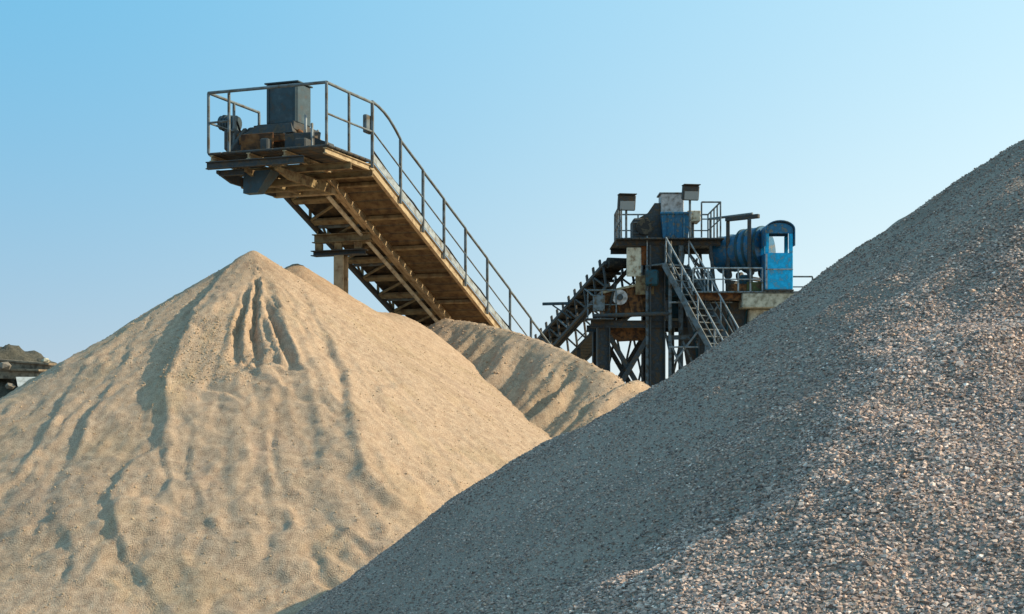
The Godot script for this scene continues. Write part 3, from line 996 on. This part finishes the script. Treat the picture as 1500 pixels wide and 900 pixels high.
func tower() -> void:
	var o := thing("screening_tower", Vector3(4.2, 0, -45), "dark steel screening tower with rusty screen box and cross braces behind the heaps", "screening tower")
	var zf := -44.0
	var zb := -46.4
	for z in [zf, zb]:
		ibeam(o, "column", M.dark, Vector3(2.9, -0.02, z), Vector3(2.9, 5.0, z), 0.42, 0.42, Vector3.RIGHT)
		ibeam(o, "column", M.dark, Vector3(4.6, -0.02, z), Vector3(4.6, 7.6, z), 0.5, 0.5, Vector3.RIGHT)
		bar(o, "cross_brace", M.dark, Vector3(3.1, 2.6, z), Vector3(4.35, 4.75, z), 0.1, 0.16)
		bar(o, "cross_brace", M.dark, Vector3(3.1, 4.75, z - 0.16), Vector3(4.35, 2.6, z - 0.16), 0.1, 0.16)
		bar(o, "cross_brace", M.dark, Vector3(3.1, 0.2, z), Vector3(4.35, 2.4, z), 0.1, 0.14)
		ibeam(o, "floor_beam", M.dark, Vector3(2.5, 5.1, z), Vector3(5.9, 5.1, z), 0.2, 0.22)
		ibeam(o, "deck_beam", M.dark, Vector3(3.3, 7.68, z), Vector3(6.62, 7.68, z), 0.12, 0.16)
		ibeam(o, "column", M.galv_dull, Vector3(5.35, -0.02, z + 0.1), Vector3(5.35, 7.6, z + 0.1), 0.14, 0.14)
		ibeam(o, "column", M.dark, Vector3(6.45, -0.02, z), Vector3(6.45, 6.0, z), 0.2, 0.2)
		bar(o, "deck_strut", M.dark, Vector3(6.45, 6.05, z), Vector3(6.3, 7.6, z), 0.1, 0.1)
		bar(o, "deck_strut", M.dark, Vector3(5.5, 7.5, z), Vector3(6.3, 6.5, z), 0.08, 0.08)
	for x in [2.9, 4.6]:
		ibeam(o, "side_beam", M.dark, Vector3(x, 4.86, zb + 0.25), Vector3(x, 4.86, zf - 0.25), 0.18, 0.2)
	ibeam(o, "tie_beam", M.galv_dull, Vector3(4.86, 4.66, zf + 0.3), Vector3(7.2, 4.72, zf + 0.3), 0.12, 0.14)
	# screen box: rusty, tilted, with ribs and springs
	var tilt := Basis.from_euler(Vector3(0, 0, 0.22))
	var sb := block(o, "screen_box", M.rusty, Vector3(3.75, 5.85, -45.1), Vector3(1.75, 0.85, 1.9), tilt, 0.03)
	for i in 5:
		bar(sb, "stiffener", M.rusty, Vector3(3.75, 5.85, -44.12) + tilt * Vector3(-0.75 + i * 0.37, -0.42, 0), Vector3(3.75, 5.85, -44.12) + tilt * Vector3(-0.75 + i * 0.37, 0.42, 0), 0.07, 0.06, Vector3.BACK)
	bar(sb, "lip", M.ochre_pale, Vector3(3.75, 5.85, -44.12) + tilt * Vector3(-0.86, 0.45, 0), Vector3(3.75, 5.85, -44.12) + tilt * Vector3(0.86, 0.45, 0), 0.12, 0.08)
	for x in [3.05, 4.4]:
		tube(sb, "spring", M.dark, Vector3(x, 5.21, -44.2), Vector3(x, 5.52 + (x - 3.05) * 0.2, -44.2), 0.09, 12)
	tube(sb, "exciter", M.pale, Vector3(3.42, 5.95, -44.15), Vector3(3.42, 5.95, -43.86), 0.24, 20)
	tube(sb, "exciter_hub", M.dark, Vector3(3.42, 5.95, -43.862), Vector3(3.42, 5.95, -43.8), 0.1, 14)
	prism(o, "under_chute", M.rusty, PackedVector2Array([Vector2(-0.9, 0.3), Vector2(0.95, 0.3), Vector2(0.8, -0.25), Vector2(-0.2, -0.3), Vector2(-0.75, 0.02)]), 1.7, Transform3D(Basis.IDENTITY, Vector3(3.75, 4.95, -45.2)))
	block(o, "side_plate", M.ochre, Vector3(4.22, 6.35, -44.0), Vector3(0.6, 0.62, 0.06))
	block(o, "pale_panel", M.cream, Vector3(3.87, 7.08, -44.0), Vector3(0.46, 0.92, 0.08))
	block(o, "orange_plate", painted(41, lin(0.30, 0.10, 0.025), lin(0.12, 0.05, 0.02), 0.36), Vector3(4.22, 7.3, -44.15), Vector3(0.2, 0.6, 0.06))
	bar(o, "hanger", M.dark, Vector3(4.36, 6.7, -44.0), Vector3(4.36, 7.6, -44.0), 0.1, 0.08)
	block(o, "gear_guard", M.teal, Vector3(4.42, 6.55, -43.72), Vector3(0.4, 0.5, 0.3), Basis.IDENTITY, 0.05)
	# upper deck
	var k := 3.4
	while k < 6.6:
		bar(o, "deck_plank", M.dark, Vector3(k, 7.79, zb - 0.2), Vector3(k, 7.79, zf + 0.35), 0.235, 0.05)
		k += 0.245
	rails(o, M.galv_dull, [Vector3(5.98, 7.82, zf + 0.3), Vector3(6.58, 7.82, zf + 0.3), Vector3(6.58, 7.82, zb - 0.1), Vector3(3.45, 7.82, zb - 0.1), Vector3(3.45, 7.82, zf + 0.3)], 1.12, 0.7, 0.05)
	# machinery on the deck
	block(o, "drive_guard", M.dark, Vector3(4.1, 8.15, -44.6), Vector3(0.5, 0.68, 1.1), Basis.IDENTITY, 0.05)
	prism(o, "sloping_guard", M.dark, PackedVector2Array([Vector2(-0.42, -0.55), Vector2(0.42, -0.55), Vector2(0.42, 0.62), Vector2(0.12, 0.62), Vector2(-0.1, 0.3), Vector2(-0.42, 0.12)]), 0.9, Transform3D(Basis.IDENTITY, Vector3(4.44, 8.38, -44.75)))
	tube(o, "pulley", M.rubber, Vector3(4.2, 8.2, -44.02), Vector3(4.2, 8.2, -43.9), 0.26, 20)
	for y in [8.0, 8.34]:
		bar(o, "guard_strap", M.galv_dull, Vector3(3.86, y, -44.035), Vector3(4.34, y, -44.035), 0.04, 0.03)
	# blue hopper with pale feed box, dark chute below
	var hop := Node3D.new()
	chute(o, "blue_hopper", M.blue, Vector3(5.2, 8.62, -44.5), Vector2(0.92, 1.1), Vector3(5.2, 7.86, -44.5), Vector2(0.8, 0.9))
	hop.free()
	bar(o, "hopper_rim", M.blue, Vector3(4.7, 8.63, -43.93), Vector3(5.7, 8.63, -43.93), 0.07, 0.07)
	for x in [4.95, 5.2, 5.45]:
		bar(o, "hopper_rib", M.blue, Vector3(x, 7.87, -44.03), Vector3(x, 8.6, -43.93), 0.05, 0.04, Vector3.RIGHT)
	block(o, "feed_box", M.pale, Vector3(5.12, 8.97, -44.6), Vector3(0.72, 0.62, 0.8))
	bar(o, "feed_box_lip", M.galv_dull, Vector3(4.7, 9.3, -44.6), Vector3(5.5, 9.3, -44.6), 0.85, 0.05)
	chute(o, "lower_chute", M.teal, Vector3(5.15, 7.7, -44.5), Vector2(0.78, 0.95), Vector3(5.1, 6.85, -44.5), Vector2(0.7, 0.8))
	block(o, "lower_tank", M.teal, Vector3(5.15, 6.4, -44.7), Vector3(0.9, 0.86, 1.1))
	block(o, "feed_tray", M.cream, Vector3(5.85, 8.62, -44.9), Vector3(0.42, 0.34, 0.8))
	bar(o, "tray_stand", M.galv_dull, Vector3(5.85, 7.82, -44.9), Vector3(5.85, 8.45, -44.9), 0.1, 0.1)
	# dark storage bin under the deck
	chute(o, "storage_bin", M.dark, Vector3(6.55, 5.78, -44.6), Vector2(2.2, 2.2), Vector3(6.5, 3.6, -44.6), Vector2(1.5, 1.6))
	for i in 4:
		bar(o, "bin_rib", M.teal, Vector3(5.62 + i * 0.6, 5.72, -43.49), Vector3(5.9 + i * 0.4, 3.7, -43.78), 0.06, 0.06, Vector3.RIGHT)
	block(o, "sump_tank", M.teal, Vector3(5.75, 5.95, -45.2), Vector3(1.35, 1.25, 1.5), Basis.IDENTITY, 0.04)
	for i in 4:
		bar(o, "lattice_brace", M.galv_dull, Vector3(4.95 + i * 0.42, 6.75, -43.55), Vector3(5.75 + i * 0.42, 4.85, -43.55), 0.06, 0.07)
		bar(o, "lattice_brace", M.galv_dull, Vector3(4.95 + i * 0.42, 4.55, -43.55), Vector3(5.6 + i * 0.42, 3.1, -43.55), 0.06, 0.07)
	bar(o, "lattice_brace", M.galv, Vector3(6.5, 5.7, -43.44), Vector3(5.1, 3.9, -43.44), 0.06, 0.06)
	bar(o, "lattice_brace", M.galv, Vector3(6.7, 4.9, -43.44), Vector3(5.4, 3.2, -43.44), 0.06, 0.06)
	for i in 7:
		var x0 := 2.95 + i * 0.56
		bar(o, "rear_lattice", M.galv_dull, Vector3(x0, 2.4, -46.75), Vector3(x0 + 0.56, 5.0, -46.75), 0.06, 0.07)
		bar(o, "rear_lattice", M.galv_dull, Vector3(x0 + 0.56, 2.4, -46.84), Vector3(x0, 5.0, -46.84), 0.06, 0.07)
		if i > 2:
			bar(o, "rear_lattice", M.galv_dull, Vector3(x0, 5.25, -46.75), Vector3(x0 + 0.5, 7.5, -46.75), 0.06, 0.07)
	ibeam(o, "rear_beam", M.galv_dull, Vector3(2.7, 5.1, -46.79), Vector3(7.0, 5.1, -46.79), 0.1, 0.14)
	for i in 3:
		bar(o, "stair_strut", M.galv, Vector3(5.0 + i * 0.5, 6.9 - i * 0.5, -43.3), Vector3(5.5 + i * 0.55, 5.3 - i * 0.6, -43.3), 0.05, 0.06)
	for y in [5.75, 4.35]:
		bar(o, "front_rail", M.galv, Vector3(4.9, y, -43.36), Vector3(6.9, y, -43.36), 0.05, 0.05)
	tube(o, "water_pipe", M.galv_dull, Vector3(4.98, 0.0, -43.62), Vector3(4.98, 7.7, -43.62), 0.06, 10)
	tube(o, "water_pipe", M.dark, Vector3(2.55, 5.35, -43.8), Vector3(4.95, 5.42, -43.62), 0.07, 10)
	block(o, "control_box", M.galv_dull, Vector3(2.75, 5.75, -43.85), Vector3(0.36, 0.5, 0.22))
	rails(o, M.galv_dull, [Vector3(2.4, 5.22, -43.85), Vector3(3.3, 5.22, -43.85)], 0.95, 0.45, 0.045)
	block(o, "side_platform", M.dark, Vector3(2.75, 5.24, -43.75), Vector3(0.9, 0.05, 0.5))
	tube(o, "hose", M.rubber, Vector3(3.3, 6.4, -43.9), Vector3(3.0, 5.3, -43.85), 0.045, 8)
	bar(o, "knee_brace", M.galv_dull, Vector3(5.35, 3.2, zf + 0.4), Vector3(6.4, 4.6, zf + 0.4), 0.07, 0.07)
	bar(o, "knee_brace", M.galv_dull, Vector3(5.4, 6.4, zf + 0.32), Vector3(6.45, 5.0, zf + 0.32), 0.07, 0.07)

func feed_conveyor() -> void:
	var head := Vector3(3.5, 7.15, -45.0)
	var tail := Vector3(-2.55, 0.75, -63.0)
	var o := thing("feed_conveyor", Vector3(head.x, 0, head.z), "dark inclined feed conveyor climbing to the left side of the screening tower", "conveyor")
	var u := (tail - head).normalized()
	var side := Vector3.UP.cross(u).normalized()
	var n := u.cross(side).normalized()
	if n.y < 0:
		n = -n
	for s in [-0.5, 0.5]:
		bar(o, "top_chord", M.dark, head + side * s, tail + side * s, 0.1, 0.12, n)
		bar(o, "bottom_chord", M.dark, head + side * s - n * 0.8, tail + side * s - n * 0.8, 0.1, 0.12, n)
		for i in 9:
			var a: Vector3 = head + u * (0.2 + i * 0.9) + side * s
			bar(o, "truss_upright", M.dark, a - n * 0.06, a - n * 0.74, 0.07, 0.07, u)
			bar(o, "truss_diagonal", M.galv_dull if i % 3 == 1 else M.dark, a + u * 0.06 - n * 0.72, a + u * 0.84 - n * 0.08, 0.06, 0.06, n)
	bar(o, "belt", M.rubber, head + n * 0.16 + u * 0.2, tail + n * 0.16 - u * 0.2, 0.8, 0.03, n)
	tube(o, "head_drum", M.rubber, head - side * 0.42 + n * 0.0, head + side * 0.42, 0.17, 20)
	for i in 13:
		var a: Vector3 = head + u * (0.4 + i * 0.6)
		tube(o, "idler", M.dark, a - side * 0.44 + n * 0.09, a + side * 0.44 + n * 0.09, 0.055)
		block(o, "idler_bracket", M.dark, a - side * 0.52 + n * 0.16, Vector3(0.06, 0.22, 0.12), Basis(side, n, u), 0.01)
		block(o, "idler_bracket", M.dark, a + side * 0.52 + n * 0.16, Vector3(0.06, 0.22, 0.12), Basis(side, n, u), 0.01)
	# walkway on the near side with posts
	var near := side * (1.0 if side.z > 0 or side.x > 0 else -1.0)
	if near.x < 0:
		near = -near
	for i in 24:
		var a: Vector3 = head + u * (1.2 + i * 0.3) - n * 0.8
		bar(o, "walkway_plank", M.dark, a + near * 0.56, a + near * 1.2, 0.28, 0.04, n)
	bar(o, "walkway_stringer", M.galv_dull, head + near * 1.23 - n * 0.82 + u * 1.0, head + near * 1.23 - n * 0.82 + u * 9.0, 0.05, 0.14, n)
	for i in 6:
		var a: Vector3 = head + near * 1.23 + u * (1.1 + i * 1.3) - n * 0.8
		bar(o, "handrail_post", M.galv_dull, a, a + Vector3(0, 1.0, 0), 0.05, 0.05)
	tube(o, "handrail", M.galv_dull, head + near * 1.23 + u * 1.1 - n * 0.8 + Vector3(0, 1.0, 0), head + near * 1.23 + u * 7.6 - n * 0.8 + Vector3(0, 1.0, 0), 0.027, 8)
	# arm that sticks out to the left
	var am := head + u * 3.4 - near * 0.5
	bar(o, "side_arm", M.slate, am, am - Vector3(0.95, 0.02, 0), 0.1, 0.1)
	bar(o, "side_arm_brace", M.slate, am - n * 0.55, am - Vector3(0.6, 0.06, 0), 0.05, 0.05)
	for d in [5.5, 13.0, 18.4]:
		for s in [-0.5, 0.5]:
			var a: Vector3 = head + u * d + side * s - n * 0.87
			bar(o, "trestle_leg", M.dark, a, Vector3(a.x, -0.02, a.z), 0.14, 0.14)
	tube(o, "tail_drum", M.rubber, tail - side * 0.42, tail + side * 0.42, 0.17, 20)

func staircase() -> void:
	var top := Vector3(4.75, 6.95, -43.35)
	var bot := Vector3(7.85, 0.05, -39.35)
	var o := thing("steel_staircase", Vector3(bot.x, 0, bot.z), "steep grey steel staircase running down the front of the screening tower", "staircase")
	var run := Vector3(bot.x - top.x, 0, bot.z - top.z).normalized()
	var w := Vector3(run.z, 0, -run.x)
	for e in [0.0, 1.0]:
		bar(o, "stringer", M.galv_dull, top + w * e, bot + w * e, 0.06, 0.2)
		for i in 8:
			var q: Vector3 = top.lerp(bot, 0.02 + i * 0.137) + w * e
			bar(o, "handrail_post", M.galv, q, q + Vector3(0, 0.95, 0), 0.045, 0.045)
		tube(o, "handrail", M.galv, top.lerp(bot, 0.02) + w * e + Vector3(0, 0.95, 0), top.lerp(bot, 0.979) + w * e + Vector3(0, 0.95, 0), 0.028, 8)
		tube(o, "middle_rail", M.galv_dull, top.lerp(bot, 0.02) + w * e + Vector3(0, 0.5, 0), top.lerp(bot, 0.979) + w * e + Vector3(0, 0.5, 0), 0.022, 8)
	var n := 31
	for i in n:
		var q: Vector3 = top.lerp(bot, (i + 0.5) / n)
		bar(o, "tread", M.galv_dull, q + w * 0.04, q + w * 0.96, 0.22, 0.035)
	# landing
	block(o, "landing", M.galv_dull, top + w * 0.5 - run * 0.42 + Vector3(0, 0.0, 0), Vector3(1.05, 0.06, 0.82), Basis(w, Vector3.UP, w.cross(Vector3.UP)))
	for e in [0.0, 1.0]:
		var q: Vector3 = top - run * 0.75 + w * e
		bar(o, "landing_leg", M.galv_dull, Vector3(q.x, -0.02, q.z), q - Vector3(0, 0.035, 0), 0.1, 0.1)
		bar(o, "handrail_post", M.galv, q + Vector3(0, 0.032, 0), q + Vector3(0, 0.95, 0), 0.045, 0.045)
	for e in [0.03, 0.97]:
		var q: Vector3 = top.lerp(bot, 0.36) + w * e
		bar(o, "landing_leg", M.galv_dull, Vector3(q.x, -0.02, q.z), q - Vector3(0, 0.1, 0), 0.1, 0.1)

func drum_platform() -> void:
	var o := thing("drum_platform", Vector3(8.0, 0, -44.2), "raised steel platform with pale handrails carrying the blue drum", "platform")
	var y := 6.05
	for z in [-43.0, -45.3]:
		ibeam(o, "deck_beam", M.rusty, Vector3(5.7, y - 0.16, z), Vector3(7.1, y - 0.16, z), 0.16, 0.22)
		ibeam(o, "deck_beam", M.dark, Vector3(8.85, y - 0.16, z), Vector3(9.95, y - 0.16, z), 0.16, 0.22)
	var k := 5.8
	while k < 9.95:
		bar(o, "deck_plank", M.galv_dull, Vector3(k, y - 0.02, -45.5), Vector3(k, y - 0.02, -42.8), 0.235, 0.05)
		k += 0.245
	rails(o, M.galv, [Vector3(5.6, y, -42.85), Vector3(7.0, y, -42.85), Vector3(7.75, y, -42.85)], 0.72, 0.42, 0.05)
	rails(o, M.galv_dull, [Vector3(9.1, y, -45.4), Vector3(9.85, y, -45.4)], 0.7, 0.6, 0.05)
	# brown and green skid under the drum
	block(o, "skid", M.rusty, Vector3(7.25, y + 0.13, -43.3), Vector3(0.9, 0.24, 0.5))
	block(o, "green_skid_plate", painted(42, lin(0.07, 0.09, 0.03), lin(0.1, 0.06, 0.03), 0.4), Vector3(7.6, y + 0.16, -43.02), Vector3(0.62, 0.3, 0.06))
	for x in [5.9, 9.7]:
		for z in [-43.0, -45.3]:
			ibeam(o, "column", M.dark, Vector3(x, -0.02, z), Vector3(x, y - 0.272, z), 0.2, 0.2)
	# concrete pier
	var p := thing("concrete_pier", Vector3(7.95, 0, -44.2), "pale concrete pier under the blue drum platform", "pier")
	block(p, "cap", M.concrete, Vector3(7.95, 5.77, -44.15), Vector3(1.66, 0.46, 2.66), Basis.IDENTITY, 0.03)
	block(p, "shaft", M.concrete, Vector3(7.95, 2.77, -44.2), Vector3(1.1, 5.53, 2.0), Basis.IDENTITY, 0.04)

func drum() -> void:
	var a: Vector3 = Vector3(6.75, 7.38, -44.75)
	var b := Vector3(8.0, 7.5, -43.75)
	var o := thing("rotary_drum", Vector3(7.6, 6.3, -44.2), "blue horizontal rotary drum with riding rings beside the blue end housing", "drum")
	var u := (b - a).normalized()
	var mid := a.lerp(b, 0.58)
	var shell := tube(o, "drum_shell", M.blue, a, mid, 0.58, 36)
	tube(o, "drum_shell", M.blue, mid, b, 0.68, 36)
	for t in [0.03, 0.3, 0.57, 0.72, 0.97]:
		var q: Vector3 = a.lerp(b, t)
		tube(o, "riding_ring", M.teal if t > 0.4 else M.blue, q - u * 0.04, q + u * 0.04, 0.605 if t < 0.56 else 0.705, 36)
	tube(shell, "inlet_cone", M.dark, a - u * 0.25, a, 0.34, 30, 0.56)
	# rollers and stands
	for t in [0.3, 0.8]:
		var q: Vector3 = a.lerp(b, t)
		var w := Vector3.UP.cross(u).normalized()
		for s in [-0.38, 0.38]:
			tube(o, "roller", M.dark, q + w * s - u * 0.08 + Vector3(0, -0.72, 0), q + w * s + u * 0.08 + Vector3(0, -0.72, 0), 0.13, 16)
			bar(o, "roller_stand", M.teal, q + w * s + Vector3(0, -0.82, 0), Vector3(q.x + w.x * s, 6.07, q.z + w.z * s), 0.18, 0.14)
		bar(o, "drive_shaft", M.dark, q - w * 0.5 + Vector3(0, -0.95, 0), q + w * 0.5 + Vector3(0, -0.95, 0), 0.12, 0.12)
	var g := a.lerp(b, 0.55)
	block(o, "drive_motor", M.teal, Vector3(g.x - 0.1, 6.42, g.z + 0.65), Vector3(0.4, 0.4, 0.34), Basis.IDENTITY, 0.06)
	# portal frame over the drum
	var p1 := Vector3(6.86, 6.07, -44.0)
	var p2 := Vector3(7.42, 6.07, -43.3)
	for p in [p1, p2]:
		bar(o, "portal_post", M.dark, p, p + Vector3(0, 2.3, 0), 0.11, 0.11)
	bar(o, "portal_beam", M.dark, p1 + Vector3(-0.06, 2.36, 0), p2 + Vector3(0.28, 2.36, 0.1), 0.14, 0.13)
	tube(o, "spray_pipe", M.galv_dull, Vector3(6.3, 8.5, -44.4), p2 + Vector3(0.1, 2.45, 0.0), 0.04, 8)
	bar(o, "pipe_stand", M.galv_dull, Vector3(6.35, 7.82, -44.4), Vector3(6.35, 8.47, -44.4), 0.05, 0.05)

func housing() -> void:
	var cx := 8.24
	var zf := -42.75
	var w := 0.86
	var o := thing("drum_housing", Vector3(cx, 6.08, zf - 0.4), "bright blue upright end housing with arched hood and open window", "housing")
	var arc := func(r: float, y0: float, y1: float, inner: float) -> PackedVector2Array:
		# an arch strip: outer radius r, legs down to y0 on the right and y1 on the left
		var out := PackedVector2Array()
		out.append(Vector2(-r, y1))
		for i in 13:
			var t := PI - PI * i / 12.0
			out.append(Vector2(cos(t) * r, sin(t) * r * 0.62))
		out.append(Vector2(r, y0))
		out.append(Vector2(r - inner, y0))
		for i in 13:
			var t := PI * i / 12.0
			out.append(Vector2(cos(t) * (r - inner), sin(t) * (r * 0.62 - inner)))
		out.append(Vector2(-r + inner, y1))
		return out
	for z in [zf, zf - 0.75]:
		var first: bool = z == zf
		block(o, "lower_panel", M.blue_bright, Vector3(cx, 6.665, z), Vector3(w, 1.13, 0.05))
		for sd in [-1.0, 1.0]:
			bar(o, "jamb", M.blue_bright, Vector3(cx + sd * (w * 0.5 - 0.06), 7.232, z), Vector3(cx + sd * (w * 0.5 - 0.06), 7.83, z), 0.05, 0.12, Vector3.RIGHT)
		# head panel: rounded top above the window
		var head := PackedVector2Array([Vector2(-w * 0.5, 0.0), Vector2(w * 0.5, 0.0)])
		for i in 13:
			var t := PI * i / 12.0
			head.append(Vector2(cos(t) * w * 0.5, 0.1 + sin(t) * 0.22))
		prism(o, "head_panel", M.blue, head, 0.05, Transform3D(Basis.IDENTITY, Vector3(cx, 7.832, z)))
		if first:
			bar(o, "panel_strip", M.galv, Vector3(cx - w * 0.5, 6.72, z + 0.035), Vector3(cx + w * 0.5, 6.72, z + 0.035), 0.015, 0.04)
			bar(o, "panel_strip", M.galv, Vector3(cx - w * 0.5 + 0.04, 6.12, z + 0.035), Vector3(cx - w * 0.5 + 0.04, 7.2, z + 0.035), 0.06, 0.015, Vector3.BACK)
	prism(o, "hood", M.blue, arc.call(w * 0.5 + 0.03, -0.5, -0.5, 0.025), 0.92, Transform3D(Basis.IDENTITY, Vector3(cx + 0.03, 7.95, zf - 0.375)))
	for sd in [-1.0, 1.0]:
		block(o, "side_panel", M.blue, Vector3(cx + sd * (w * 0.5 - 0.027), 6.665, zf - 0.375), Vector3(0.05, 1.13, 0.69))
	block(o, "plinth", M.dark, Vector3(cx, 6.075, zf - 0.375), Vector3(w + 0.06, 0.045, 0.84))

func floodlight(at: Vector3, post_h: float, size: float, label: String) -> void:
	var o := thing("floodlight", at, label, "floodlight", "floodlights on the screening tower")
	bar(o, "post", M.galv_dull, at + Vector3(0, -0.05, 0), at + Vector3(0, post_h + 0.1, 0), 0.07, 0.07)
	var c := at + Vector3(0, post_h + size * 0.5, 0.12)
	var tilt := Basis.from_euler(Vector3(0.25, 0.15, 0))
	var head := block(o, "lamp_housing", M.dark, c, Vector3(size, size * 0.9, 0.22), tilt, 0.03)
	put(head, "lens", chamfered(Vector3(size * 0.84, size * 0.5, 0.02), 0.004), M.lens, Transform3D(tilt, c + tilt * Vector3(0, -size * 0.14, 0.118)))
	bar(head, "visor", M.dark, c + tilt * Vector3(-size * 0.52, size * 0.47, 0.03), c + tilt * Vector3(size * 0.52, size * 0.47, 0.03), 0.32, 0.03)
	bar(o, "bracket", M.galv_dull, at + Vector3(0, post_h * 0.98, 0), c + Vector3(0, -size * 0.3, -0.05), 0.05, 0.05)
